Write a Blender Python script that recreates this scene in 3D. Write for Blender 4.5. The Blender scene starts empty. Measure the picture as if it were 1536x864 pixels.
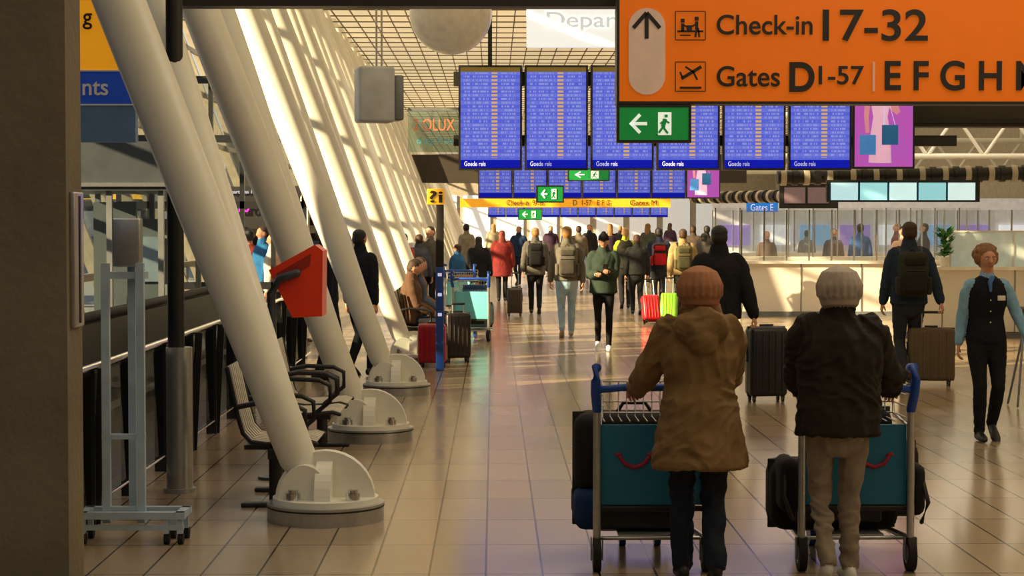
import bpy, math, random
import numpy as np
from mathutils import Vector, Matrix, Euler, noise
from mathutils.bvhtree import BVHTree
random.seed(7)
V=Vector
F=2800.0; HC=1.85
pitch=math.atan(97/F); yaw=-math.atan(28/F)
RC=Euler((math.pi/2-pitch,0,yaw)).to_matrix()
C0=V((0,0,HC))
def ray(px,py): return RC@V(((px-768)/F,(432-py)/F,-1))
def W(px,py,d):
    r=ray(px,py); return C0+r*(d/r.y)
def G(px,py):
    r=ray(px,py); p=C0+r*(-HC/r.z); return p.x,p.y
cam=bpy.data.cameras.new('camera'); cam.lens=F*36/1536; cam.sensor_width=36; cam.clip_end=500
co=bpy.data.objects.new('camera',cam); bpy.context.collection.objects.link(co)
co.location=C0; co.rotation_euler=(math.pi/2-pitch,0,yaw); bpy.context.scene.camera=co
sc=bpy.context.scene
sc.view_settings.view_transform='Standard'

# ---------------- materials
def c(r,g,b):
    f=lambda u:((u/255+.055)/1.055)**2.4 if u/255>.04045 else u/255/12.92
    return (f(r),f(g),f(b))
_m={}
def mat(name,col,rough=.5,metal=0,emit=0,var=.12,scale=6,bump=0,bs=25,ecol=None,spec=.5,sheen=0):
    key=(name,)
    if key in _m: return _m[key]
    m=bpy.data.materials.new(name); m.use_nodes=True; nt=m.node_tree; b=nt.nodes['Principled BSDF']
    tc=nt.nodes.new('ShaderNodeTexCoord'); n=nt.nodes.new('ShaderNodeTexNoise'); n.inputs['Scale'].default_value=scale; n.inputs['Detail'].default_value=4
    nt.links.new(tc.outputs['Object'],n.inputs['Vector'])
    r=nt.nodes.new('ShaderNodeValToRGB')
    r.color_ramp.elements[0].position=.3; r.color_ramp.elements[1].position=.7
    r.color_ramp.elements[0].color=(*[x*(1-var) for x in col],1); r.color_ramp.elements[1].color=(*[min(1,x*(1+var)) for x in col],1)
    nt.links.new(n.outputs['Fac'],r.inputs['Fac']); nt.links.new(r.outputs['Color'],b.inputs['Base Color'])
    b.inputs['Roughness'].default_value=rough; b.inputs['Metallic'].default_value=metal
    b.inputs['Specular IOR Level'].default_value=spec
    if emit:
        b.inputs['Emission Color'].default_value=(*(ecol or col),1); b.inputs['Emission Strength'].default_value=emit
    if bump:
        n2=nt.nodes.new('ShaderNodeTexNoise'); n2.inputs['Scale'].default_value=bs; n2.inputs['Detail'].default_value=3
        nt.links.new(tc.outputs['Object'],n2.inputs['Vector'])
        bp=nt.nodes.new('ShaderNodeBump'); bp.inputs['Strength'].default_value=bump; bp.inputs['Distance'].default_value=.02
        nt.links.new(n2.outputs['Fac'],bp.inputs['Height']); nt.links.new(bp.outputs['Normal'],b.inputs['Normal'])
    _m[key]=m; return m
def cloth(r,g,b,rough=.85):
    return mat('cloth_%d_%d_%d'%(r,g,b),c(r,g,b),rough,var=.18,scale=9,bump=.35,bs=14,spec=.25)
def glassmat(name,tint,alpha,rough=.03):
    m=bpy.data.materials.new(name); m.use_nodes=True; nt=m.node_tree; nt.nodes.clear()
    o=nt.nodes.new('ShaderNodeOutputMaterial'); mx=nt.nodes.new('ShaderNodeMixShader'); t=nt.nodes.new('ShaderNodeBsdfTransparent'); g=nt.nodes.new('ShaderNodeBsdfGlossy')
    t.inputs['Color'].default_value=(*tint,1); g.inputs['Roughness'].default_value=rough; g.inputs['Color'].default_value=(.9,.95,1,1)
    mx.inputs[0].default_value=alpha
    nt.links.new(t.outputs[0],mx.inputs[1]); nt.links.new(g.outputs[0],mx.inputs[2]); nt.links.new(mx.outputs[0],o.inputs[0]); return m

# ---------------- mesh builder
class MB:
    def __init__(s): s.v=[];s.f=[];s.mi=[];s.sm=[];s.mats=[];s.cur=0;s.M=Matrix.Identity(4)
    def use(s,m):
        if m not in s.mats: s.mats.append(m)
        s.cur=s.mats.index(m); return s
    def add(s,vs,fs,smooth=False):
        o=len(s.v); M=s.M
        s.v+= [M@V(v) for v in vs]
        for f in fs: s.f.append([i+o for i in f]); s.mi.append(s.cur); s.sm.append(smooth)
    def box(s,x,y,z,sx,sy,sz,rot=None):
        vs=[V((i*sx/2,j*sy/2,k*sz/2)) for i in(-1,1) for j in(-1,1) for k in(-1,1)]
        if rot is not None: vs=[rot@v for v in vs]
        vs=[v+V((x,y,z)) for v in vs]
        s.add(vs,[(0,1,3,2),(4,6,7,5),(0,4,5,1),(2,3,7,6),(0,2,6,4),(1,5,7,3)])
    def bx(s,x0,x1,y0,y1,z0,z1): s.box((x0+x1)/2,(y0+y1)/2,(z0+z1)/2,abs(x1-x0),abs(y1-y0),abs(z1-z0))
    def bar(s,p0,p1,w,h=None):
        p0=V(p0);p1=V(p1);d=p1-p0;L=d.length; q=d.to_track_quat('X','Z').to_matrix()
        m=(p0+p1)/2; s.box(m.x,m.y,m.z,L,w,h or w,q)
    def cyl(s,p0,p1,r0,r1=None,n=16):
        p0=V(p0);p1=V(p1); r1=r0 if r1 is None else r1
        q=(p1-p0).to_track_quat('Z','Y').to_matrix()
        a=[];b=[]
        for i in range(n):
            t=2*math.pi*i/n; e=q@V((math.cos(t),math.sin(t),0)); a.append(p0+e*r0); b.append(p1+e*r1)
        s.add(a+b,[(i,(i+1)%n,n+(i+1)%n,n+i) for i in range(n)],True)
        s.add(a,[tuple(reversed(range(n)))]); s.add(b,[tuple(range(n))])
    def loft(s,cs,rs,side=(1,0,0),n=14,cap=True,smooth=True):
        cs=[V(p) for p in cs]; side=V(side); rs=[(r,r) if not isinstance(r,tuple) else r for r in rs]
        T=[]
        for i in range(len(cs)):
            a=cs[max(i-1,0)]; b=cs[min(i+1,len(cs)-1)]; t=(b-a); T.append(t.normalized() if t.length>1e-6 else V((0,0,1)))
        C=list(cs);R=list(rs);TT=list(T)
        if cap:
            m0=min(rs[0]);m1=min(rs[-1])
            pre=[(cs[0]-T[0]*m0*math.sin(a),tuple(x*math.cos(a) for x in rs[0]),T[0]) for a in(1.45,1.1,.6)]
            post=[(cs[-1]+T[-1]*m1*math.sin(a),tuple(x*math.cos(a) for x in rs[-1]),T[-1]) for a in(.6,1.1,1.45)]
            C=[p[0] for p in pre]+C+[p[0] for p in post];R=[p[1] for p in pre]+R+[p[1] for p in post];TT=[p[2] for p in pre]+TT+[p[2] for p in post]
        vs=[];sd=side
        for p,r,t in zip(C,R,TT):
            u=sd-t*sd.dot(t)
            if u.length<1e-4: u=t.orthogonal()
            u.normalize(); w=t.cross(u); 
            for i in range(n):
                a=2*math.pi*i/n; vs.append(p+u*r[0]*math.cos(a)+w*r[1]*math.sin(a))
        m=len(C); fs=[]
        for j in range(m-1):
            for i in range(n): fs.append((j*n+i,j*n+(i+1)%n,(j+1)*n+(i+1)%n,(j+1)*n+i))
        s.add(vs,fs+[tuple(reversed(range(n))),tuple(range((m-1)*n,m*n))],smooth)
    def tube(s,pts,r,n=8): s.loft(pts,[r]*len(pts),side=(.31,.27,.91),n=n)
    def ell(s,cn,r,n=16,m=10,rot=None):
        vs=[];fs=[]
        for j in range(m+1):
            a=math.pi*(j+.0)/m; a=min(max(a,.02),math.pi-.02)
            for i in range(n):
                b=2*math.pi*i/n; p=V((r[0]*math.sin(a)*math.cos(b),r[1]*math.sin(a)*math.sin(b),-r[2]*math.cos(a)))
                if rot is not None: p=rot@p
                vs.append(V(cn)+p)
        for j in range(m):
            for i in range(n): fs.append((j*n+i,j*n+(i+1)%n,(j+1)*n+(i+1)%n,(j+1)*n+i))
        s.add(vs,fs+[tuple(reversed(range(n))),tuple(range(m*n,(m+1)*n))],True)
    def rbox(s,cn,sz,r,rot=None,k=3):
        hx,hy,hz=[a/2 for a in sz]; r=min(r,hx*.99,hy*.99,hz*.99); lv=[]
        for i in range(k+1):
            a=math.pi/2*i/k; lv.append((-hz+r-r*math.cos(a),r-r*math.sin(a)))
        lv=lv+[(-z,q) for z,q in reversed(lv)]
        vs=[];n=4*(k+1)
        for z,q in lv:
            rr=max(r-q,.0005)
            for ci,(sx,sy) in enumerate(((1,1),(-1,1),(-1,-1),(1,-1))):
                for i in range(k+1):
                    a=math.pi/2*(ci+i/k); p=V((sx*(hx-r)+rr*math.cos(a),sy*(hy-r)+rr*math.sin(a),z))
                    if rot is not None: p=rot@p
                    vs.append(V(cn)+p)
        m=len(lv);fs=[]
        for j in range(m-1):
            for i in range(n): fs.append((j*n+i,j*n+(i+1)%n,(j+1)*n+(i+1)%n,(j+1)*n+i))
        s.add(vs,fs+[tuple(reversed(range(n))),tuple(range((m-1)*n,m*n))],True)
    def prism(s,poly,fn,smooth=False):
        n=len(poly); a=[fn(p,0) for p in poly]; b=[fn(p,1) for p in poly]
        s.add(a+b,[tuple(reversed(range(n))),tuple(range(n,2*n))]+[(i,(i+1)%n,n+(i+1)%n,n+i) for i in range(n)])
    def obj(s,name,parent=None,loc=None,rz=0):
        me=bpy.data.meshes.new(name); me.from_pydata([tuple(v) for v in s.v],[],s.f)
        for m in s.mats: me.materials.append(m)
        me.polygons.foreach_set('material_index',s.mi); me.polygons.foreach_set('use_smooth',s.sm); me.update()
        o=bpy.data.objects.new(name,me); bpy.context.collection.objects.link(o)
        if parent: o.parent=parent
        if loc: o.location=loc
        o.rotation_euler.z=rz
        return o
def empty(name,loc=(0,0,0),rz=0,sc_=1):
    e=bpy.data.objects.new(name,None); bpy.context.collection.objects.link(e); e.location=loc; e.rotation_euler.z=rz; e.scale=(sc_,)*3; e.empty_display_size=.1; return e
def text(s,x1,y1,x2,y2,d,m,parent,bold=0.0,nm='lettering'):
    a=W(x1,y2,d); b=W(x2,y1,d)
    cu=bpy.data.curves.new(nm,'FONT'); cu.body=s; cu.extrude=.004; cu.offset=bold; cu.materials.append(m)
    o=bpy.data.objects.new(nm,cu); bpy.context.collection.objects.link(o); bpy.context.view_layer.update()
    bb=[V(p) for p in o.bound_box]; mx=V((max(p.x for p in bb),max(p.y for p in bb))); mn=V((min(p.x for p in bb),min(p.y for p in bb)))
    sx=(b.x-a.x)/(mx.x-mn.x); sy=(b.z-a.z)/(mx.y-mn.y)
    o.rotation_euler=(math.pi/2,0,0); o.scale=(sx,sy,1); o.location=(a.x-mn.x*sx,d,a.z-mn.y*sy)
    o.parent=parent; return o

# common materials
M_white=mat('white_paint',c(230,228,216),.35,var=.03)
M_steel=mat('stainless_steel',c(188,190,192),.32,.85,var=.08,scale=30)
M_chrome=mat('chrome',c(210,212,215),.15,1,var=.03)
M_black=mat('black_plastic',c(22,22,24),.45)
M_dark=mat('dark_metal',c(38,36,35),.5,.2)
M_grey=mat('grey_metal',c(118,122,126),.45,.2)
M_counter=mat('counter_white',c(226,220,210),.4,var=.03)
M_rubber=mat('rubber',c(18,18,18),.8)
SKIN=mat('skin',c(205,150,122),.55,var=.06,scale=20)
H_br=mat('hair_brown',c(62,40,24),.6,var=.3,scale=60,bump=.4,bs=90)
H_bk=mat('hair_black',c(18,14,12),.5,var=.3,scale=60,bump=.4,bs=90)
H_bl=mat('hair_blond',c(150,112,66),.6,var=.3,scale=60,bump=.4,bs=90)
M_eye=mat('eye_white',(.8,.8,.78),.2,var=.02); M_iris=mat('eye_iris',(.03,.02,.015),.1); M_lip=mat('lips',c(165,90,80),.5)

# ---------------- floor
def floor_mat():
    m=bpy.data.materials.new('floor_tiles'); m.use_nodes=True; nt=m.node_tree; b=nt.nodes['Principled BSDF']
    tc=nt.nodes.new('ShaderNodeTexCoord'); br=nt.nodes.new('ShaderNodeTexBrick'); br.offset=0; br.squash=1
    br.inputs['Scale'].default_value=1; br.inputs['Brick Width'].default_value=.3; br.inputs['Row Height'].default_value=.9
    br.inputs['Mortar Size'].default_value=.006; br.inputs['Mortar Smooth'].default_value=.05
    br.inputs['Color1'].default_value=(*c(172,152,126),1); br.inputs['Color2'].default_value=(*c(154,136,113),1); br.inputs['Mortar'].default_value=(*c(50,42,34),1)
    mp=nt.nodes.new('ShaderNodeMapping'); mp.inputs['Location'].default_value=(.04,.1,0)
    nt.links.new(tc.outputs['Object'],mp.inputs[0]); nt.links.new(mp.outputs[0],br.inputs['Vector'])
    n=nt.nodes.new('ShaderNodeTexNoise'); n.inputs['Scale'].default_value=1.3; n.inputs['Detail'].default_value=5; nt.links.new(tc.outputs['Object'],n.inputs['Vector'])
    rp=nt.nodes.new('ShaderNodeMapRange'); rp.inputs[3].default_value=.12; rp.inputs[4].default_value=.24; nt.links.new(n.outputs['Fac'],rp.inputs[0])
    b.inputs['Specular IOR Level'].default_value=.4
    nt.links.new(br.outputs['Color'],b.inputs['Base Color']); nt.links.new(rp.outputs[0],b.inputs['Roughness'])
    bp=nt.nodes.new('ShaderNodeBump'); bp.inputs['Strength'].default_value=.15; bp.inputs['Distance'].default_value=.004; bp.invert=True
    nt.links.new(br.outputs['Fac'],bp.inputs['Height']); nt.links.new(bp.outputs['Normal'],b.inputs['Normal'])
    return m
fm=floor_mat()
b=MB().use(fm); b.bx(-2.6,18,-4,118,-.2,0); b.bx(-5.3,-2.6,26,118,-.2,0); b.obj('floor')
b=MB().use(mat('dark_floor',c(62,60,58),.35)); b.bx(-7,-2.6,-4,26,-.25,-.02); b.obj('floor_lower_strip')
b=MB().use(mat('apron_concrete',c(150,150,145),.9)); b.bx(-150,-5.3,18,260,-.6,-.3); b.obj('ground_apron')

# ---------------- shell
b=MB().use(mat('blocker_grey',c(96,94,90),.8)); b.bx(-7.2,-7,-4,17.5,-.2,9); b.obj('sun_blocker_left')  # unseen slab added to keep the sun off the foreground
b=MB().use(mat('rear_blocker_paint',c(130,120,104),.8)); b.bx(-7.2,18,-4.2,-4,-.2,6.6); b.obj('rear_light_blocker')  # added behind the camera to block sky light and darken the foreground
b=MB().use(mat('wall_beige',c(170,165,155),.8)); b.bx(17.8,18,-4,118,0,6.2); b.obj('wall_right')
b=MB().use(mat('wall_end',c(165,158,146),.8)); b.bx(-5.3,18,117.8,118,0,6.2)
b.use(mat('end_window',c(225,232,240),.3,emit=.35)); 
for i in range(10): b.bx(-4+i*2.1,-2.3+i*2.1,117.7,117.8,.3,3.6)
b.obj('wall_back')
M_ceil=mat('ceiling_panel_glow',c(232,220,190),.8,emit=.58,ecol=c(240,218,172),var=.3,scale=.35)  # emission stands in for light falling on the panels
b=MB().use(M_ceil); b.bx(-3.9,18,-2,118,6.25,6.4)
b.use(mat('grid_bar',c(104,92,70),.5))
x=-3.9
while x<18: b.bx(x,x+.024,20,118,6.0,6.02); x+=.36
y=20
while y<118: b.bx(-3.9,18,y,y+.04,5.995,6.015); y+=1.1
b.obj('ceiling')
def fx(z): return -5.2-.385*z
b=MB().use(mat('facade_frame',c(158,150,132),.4,.1))
y=18
while y<118:
    b.bar((fx(0),y,0),(fx(7.2),y,7.2),.12,.2); y+=2.15
for z in (0.05,1.1,2.4,3.7,5.0,6.2,7.1): b.bar((fx(z),18,z),(fx(z),118,z),.1,.1)
for k in range(46):
    yy=19+k*2.15; b.bar((-3.9,yy,6.2),(fx(7.1),yy,7.1),.08,.14)
for xx in (-4.6,-5.3,-6.0,-6.7,-7.4): 
    z=6.2+(xx+3.9)/(fx(7.1)+3.9)*.9; b.bar((xx,18,z),(xx,118,z),.2,.04)
b.use(glassmat('facade_glass',(.84,.84,.77),.06)); 
b.add([(fx(0),18,0),(fx(0),118,0),(fx(7.1),118,7.1),(fx(7.1),18,7.1)],[(0,1,2,3)])
b.obj('window_1')
b=MB().use(mat('pier_wall',c(130,130,128),.8)); b.bx(-60,-26,70,190,-.3,9)
b.use(mat('pier_glass',c(50,66,80),.15))
for k in range(20):
    for z in (1,4,6.6): b.bx(-26.05,-25.9,72+k*5.8,76.6+k*5.8,z,z+1.8)
b.use(mat('pier_yellow',c(235,180,40),.6)); b.bx(-26.1,-25.9,70,190,3.1,3.6)
b.obj('terminal_building')
for yb in (46,70,96):
    b=MB().use(mat('bridge_shell',c(150,150,150),.5)); b.bx(-25.8,-10,yb,yb+3,2.7,5.4); b.use(mat('bridge_glass',c(48,62,74),.2)); 
    for k in range(7): b.bx(-25.5+k*2.2,-23.7+k*2.2,yb-.04,yb,3.6,4.8)
    b.use(M_dark); b.bx(-25.8,-10,yb-.05,yb+3.05,2.5,2.7); b.use(mat('bridge_yellow',c(230,180,50),.6)); b.bx(-25.8,-10,yb-.06,yb,2.75,3.1)
    b.use(M_grey)
    for xx in (-12,-18,-24): b.box(xx,yb+1.5,1.1,.6,.6,2.9)
    b.obj('boarding_bridge')

e0=W(123,432,6.2)
b=MB().use(mat('concrete_column',c(118,108,90),.75,var=.2,scale=2.2,bump=.25,bs=30))
b.bx(e0.x-.75,e0.x,5.98,6.2,0,6.2); 
b.obj('concrete_column')
p=W(112,288,6.1);q=W(112,490,6.1)
b=MB().use(M_steel); b.rbox((e0.x+.008,6.09,(p.z+q.z)/2),(.02,.13,p.z-q.z),.006); b.use(M_black); b.box(e0.x+.019,6.09,(p.z+q.z)/2,.004,.02,(p.z-q.z)*.94); b.obj('wall_panel_switch')

# ---------------- struts
def strut(i):
    Y=11.64+4.3*i; e=empty('roof_strut',(-1.05,Y,0)); n=20 if i<5 else 12
    b=MB().use(M_white)
    def ax(z,k=0): return (-.2-.385*(z-.4)+.02,k*(z-.4),z)
    zs=[.38,.9,2,3.2,5,6.3]; rs=[.118,.128,.15,.16,.15,.11]
    b.loft([ax(z) for z in zs],rs,n=n)
    b.loft([ax(z,.5) for z in zs],[r*.82 for r in rs],n=n)
    b.obj('strut_pair',e)
    b=MB().use(M_white)
    def half(r,th,fn):
        poly=[(r*math.cos(a*math.pi/16),r*.98*math.sin(a*math.pi/16)+.13) for a in range(17)]
        b.prism(poly,fn)
    half(.31,.1,lambda p,s:(p[0],-.05+.1*s,p[1]))
    half(.25,.1,lambda p,s:(-.05+.1*s,p[0],p[1]))
    half(.2,.1,lambda p,s:(p[0]*.8-.12,-.17+.34*s,p[1]*1.1))
    b.cyl((0,0,.11),(0,0,.145),.33,n=32)
    b.obj('foot_gusset',e)
    b=MB().use(M_steel); b.cyl((0,0,0),(0,0,.11),.365,n=40); b.use(M_dark); b.cyl((0,0,.085),(0,0,.095),.368,n=40)
    b.use(M_chrome)
    for a in range(4):
        t=math.pi/4+a*math.pi/2; x=.26*math.cos(t); y=.26*math.sin(t)
        b.cyl((x,y,.14),(x,y,.19),.045,n=12); b.cyl((x,y,.19),(x,y,.21),.03,n=6)
    b.obj('base_ring',e)
for i in range(21): strut(i)

# ---------------- overhead sign gantry
b=MB().use(M_black)
z0=W(500,9,14.3).z; b.bx(-6.9,17.8,14.3,14.5,z0,z0+.25); b.obj('sign_gantry_beam')
SO=mat('sign_orange',c(186,84,8),.4,emit=.40,ecol=c(222,106,4),var=.04); SK_=mat('sign_black',c(24,16,10),.6); SB=mat('sign_beige',c(190,160,138),.5,emit=.25)
def panel(name,x1,y1,x2,y2,d,m,th=.12,fr=True):
    a=W(x1,y2,d);q=W(x2,y1,d); e=empty(name,(0,0,0)); b=MB().use(m); b.bx(a.x,q.x,d,d+th,a.z,q.z)
    if fr:
        b.use(M_black); t=.02
        b.bx(a.x-t,q.x+t,d-.006,d+th+.01,a.z-t,a.z); b.bx(a.x-t,q.x+t,d-.006,d+th+.01,q.z,q.z+t); b.bx(a.x-t,a.x,d-.006,d+th+.01,a.z,q.z); b.bx(q.x,q.x+t,d-.006,d+th+.01,a.z,q.z)
    b.obj('sign_board',e); return e
d=14.0; e=panel('direction_sign',929,-22,1700,152,d,SO,.2); dd=d-.012
b=MB().use(SB)
a=W(943,142,dd);q=W(998,12,dd); w=(q.x-a.x)/2; cx=(a.x+q.x)/2
poly=[(cx+w*math.cos(t*math.pi/12),q.z-w+w*math.sin(t*math.pi/12)) for t in range(13)]+[(cx-w*math.cos(t*math.pi/12),a.z+w-w*math.sin(t*math.pi/12)) for t in range(13)]
b.prism(poly,lambda p,s:(p[0],dd+.012*s,p[1])); 
b.use(SK_)
def perp(a,q,w):
    t=(q-a).normalized(); n_=V((-t.z,0,t.x))*w/2; return [n_,-n_]
def pb(x1,y1,x2,y2,dy=0):
    a=W(x1,y2,dd-dy);q=W(x2,y1,dd-dy); b.bx(a.x,q.x,dd-dy-.006,dd+.01,a.z,q.z)
def pbar(x1,y1,x2,y2,wpx,dy=.008):
    a=W(x1,y1,dd-dy);q=W(x2,y2,dd-dy); n_=perp(a,q,wpx/200); b.add([a+n_[0],a+n_[1],q+n_[0],q+n_[1]],[(0,1,3,2)])
pbar(970,20,970,58,6); pbar(970,19,950,42,6); pbar(970,19,990,42,6)
for (x1,y1,x2,y2) in ((1013,17,1058,60),(1013,93,1058,137)):
    for l in ((x1,y1,x2,y1),(x1,y2,x2,y2),(x1,y1,x1,y2),(x2,y1,x2,y2)): pbar(*l,1.5)
pbar(1016,47,1055,47,3); pbar(1020,53,1036,53,2)
for hx_,hy_ in ((1024,30),(1045,27)):
    pbar(hx_,hy_-2,hx_,hy_+4,6); pbar(hx_,hy_+5,hx_,hy_+17,5)
pbar(1045,42,1043,56,3);pbar(1047,42,1049,56,3);pbar(1026,38,1034,42,2.5);pbar(1044,36,1036,41,2.5);pb(1030,38,1038,46,.004)
pbar(1022,118,1052,100,5);pbar(1040,108,1028,100,3);pbar(1040,108,1046,120,3);pbar(1024,117,1020,108,3); pb(1020,130,1052,133,.004)
b.obj('pictograms',e)
text('Check-in',1075,22,1219,52,dd,SK_,e,.012); text('17-32',1234,14,1392,62,dd,SK_,e,.014)
text('Gates',1075,99,1170,130,dd,SK_,e,.012); text('D',1184,93,1222,138,dd,SK_,e,.03); text('1-57',1228,99,1296,127,dd,SK_,e,.012)
text('E F G H M',1327,91,1562,136,dd,SK_,e,.02)
b=MB().use(SB);pb(1309,93,1312,137); b.obj('divider',e)
GR=mat('exit_green',c(12,125,58),.4,emit=.3,ecol=c(10,140,60),var=.03); GW=mat('exit_white',c(235,245,235),.5,emit=.5)
def exit_sign(x1,y1,x2,y2,d):
    e=panel('exit_sign',x1,y1,x2,y2,d,GR,.08,True)
    w=x2-x1;h=y2-y1; dq=d-.01; b=MB().use(GW)
    def bb(u0,v0,u1,v1):
        a=W(x1+u0*w,y1+v0*h,dq);q=W(x1+u1*w,y1+v1*h,dq); return a,q
    def ln(u0,v0,u1,v1,t):
        a,q=bb(u0,v0,u1,v1); n_=perp(a,q,t*abs(W(x1,y1,d).z-W(x1,y2,d).z)); b.add([a+n_[0],a+n_[1],q+n_[0],q+n_[1]],[(0,1,3,2)])
    ln(.17,.5,.4,.5,.1); ln(.16,.53,.3,.22,.1); ln(.16,.47,.3,.78,.1)
    a,q=bb(.56,.15,.75,.85); b.bx(a.x,q.x,dq-.002,dq+.01,a.z,q.z)
    b.use(GR); dq-=.006; ln(.66,.35,.63,.6,.13); ln(.63,.6,.7,.8,.07); ln(.63,.6,.57,.78,.07); ln(.66,.4,.72,.48,.06); ln(.66,.4,.59,.5,.06); ln(.675,.22,.675,.31,.1)
    b.obj('pictogram',e); return e
exit_sign(929,161,1033,210,14.0)
exit_sign(853,254,913,270,38); exit_sign(806,280,844,302,30); exit_sign(778,314,812,329,60)
d=13.6
e=empty('arrivals_sign'); b=MB()
def pl(x1,y1,x2,y2,d,m,th=.1):
    a=W(x1,y2,d);q=W(x2,y1,d); b.use(m); b.bx(a.x,q.x,d,d+th,a.z,q.z)
pl(60,-20,203,105,d,mat('sign_yellow',c(240,160,20),.4,emit=.4)); pl(60,105,203,157,d,mat('sign_blue',c(20,60,150),.4,emit=.25)); pl(60,158,203,213,d,mat('sign_slate',c(72,92,112),.4,emit=.15)); pl(60,105,204,107,d-.01,M_white); pl(60,156,204,158,d-.01,M_white)
b.obj('sign_board',e); text('nts',124,122,162,143,d-.012,M_white,e,.01); text('g',124,20,138,44,d-.012,SK_,e,.01)

# ---------------- information screens
def screen_mat(name,seed,rows=27,st=1.0):
    m=bpy.data.materials.new(name); m.use_nodes=True; nt=m.node_tree; nt.nodes.clear(); L=nt.links.new
    o=nt.nodes.new('ShaderNodeOutputMaterial'); em=nt.nodes.new('ShaderNodeEmission'); em.inputs[1].default_value=st; L(em.outputs[0],o.inputs[0])
    tc=nt.nodes.new('ShaderNodeTexCoord'); sp=nt.nodes.new('ShaderNodeSeparateXYZ'); L(tc.outputs['Generated'],sp.inputs[0])
    def mm(op,a,b_=None):
        n=nt.nodes.new('ShaderNodeMath'); n.operation=op
        for i,q in enumerate((a,b_)):
            if q is None: continue
            if isinstance(q,(int,float)): n.inputs[i].default_value=q
            else: L(q,n.inputs[i])
        return n.outputs[0]
    u=sp.outputs[0]; v=sp.outputs[2]
    def rng(a,lo,hi): return mm('MULTIPLY',mm('GREATER_THAN',a,lo),mm('LESS_THAN',a,hi))
    vr=mm('MULTIPLY',v,rows); fr=mm('FRACT',vr); fl=mm('FLOOR',vr)
    band=mm('MULTIPLY',rng(fr,.25,.8),rng(v,.1,.95))
    cb=nt.nodes.new('ShaderNodeCombineXYZ'); L(mm('MULTIPLY',u,45),cb.inputs[0]); L(mm('ADD',mm('MULTIPLY',fl,3.7),seed),cb.inputs[1])
    n=nt.nodes.new('ShaderNodeTexNoise'); n.inputs['Scale'].default_value=1; n.inputs['Detail'].default_value=0; L(cb.outputs[0],n.inputs['Vector'])
    t=mm('GREATER_THAN',n.outputs['Fac'],.47)
    cols=mm('ADD',mm('ADD',rng(u,.05,.16),rng(u,.2,.47)),rng(u,.68,.93))
    white=mm('MULTIPLY',mm('MULTIPLY',t,band),cols)
    orange=mm('MULTIPLY',band,rng(u,.52,.62))
    def mix(f,a,b_):
        x=nt.nodes.new('ShaderNodeMix'); x.data_type='RGBA'; L(f,x.inputs[0])
        for i,q in ((6,a),(7,b_)):
            if isinstance(q,tuple): x.inputs[i].default_value=(*q,1)
            else: L(q,x.inputs[i])
        return x.outputs[2]
    col=mix(mm('GREATER_THAN',mm('FRACT',mm('MULTIPLY',vr,.5)),.5),c(88,98,208),c(106,114,212))
    col=mix(white,col,c(140,146,216)); col=mix(orange,col,c(214,168,104))
    col=mix(mm('LESS_THAN',v,.08),col,c(20,28,165)); col=mix(mm('GREATER_THAN',v,.955),col,c(120,95,40))
    L(col,em.inputs[0]); return m
def pink_mat():
    m=bpy.data.materials.new('advert_pink'); m.use_nodes=True; nt=m.node_tree; nt.nodes.clear(); L=nt.links.new
    o=nt.nodes.new('ShaderNodeOutputMaterial'); em=nt.nodes.new('ShaderNodeEmission'); L(em.outputs[0],o.inputs[0])
    tc=nt.nodes.new('ShaderNodeTexCoord'); n=nt.nodes.new('ShaderNodeTexNoise'); n.inputs['Scale'].default_value=3; L(tc.outputs['Generated'],n.inputs['Vector'])
    r=nt.nodes.new('ShaderNodeValToRGB'); r.color_ramp.elements[0].color=(*c(215,90,185),1); r.color_ramp.elements[1].color=(*c(195,105,205),1); L(n.outputs[0],r.inputs[0]); L(r.outputs[0],em.inputs[0]); em.inputs[1].default_value=.75; return m
PK=pink_mat(); SM=[screen_mat('flight_board_%d'%i,i*13.3) for i in range(4)]; SM2=[screen_mat('flight_board_far_%d'%i,i*9.1,16,.85) for i in range(2)]
M_txtw=mat('screen_text',c(200,205,240),.5,emit=.6)
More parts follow.
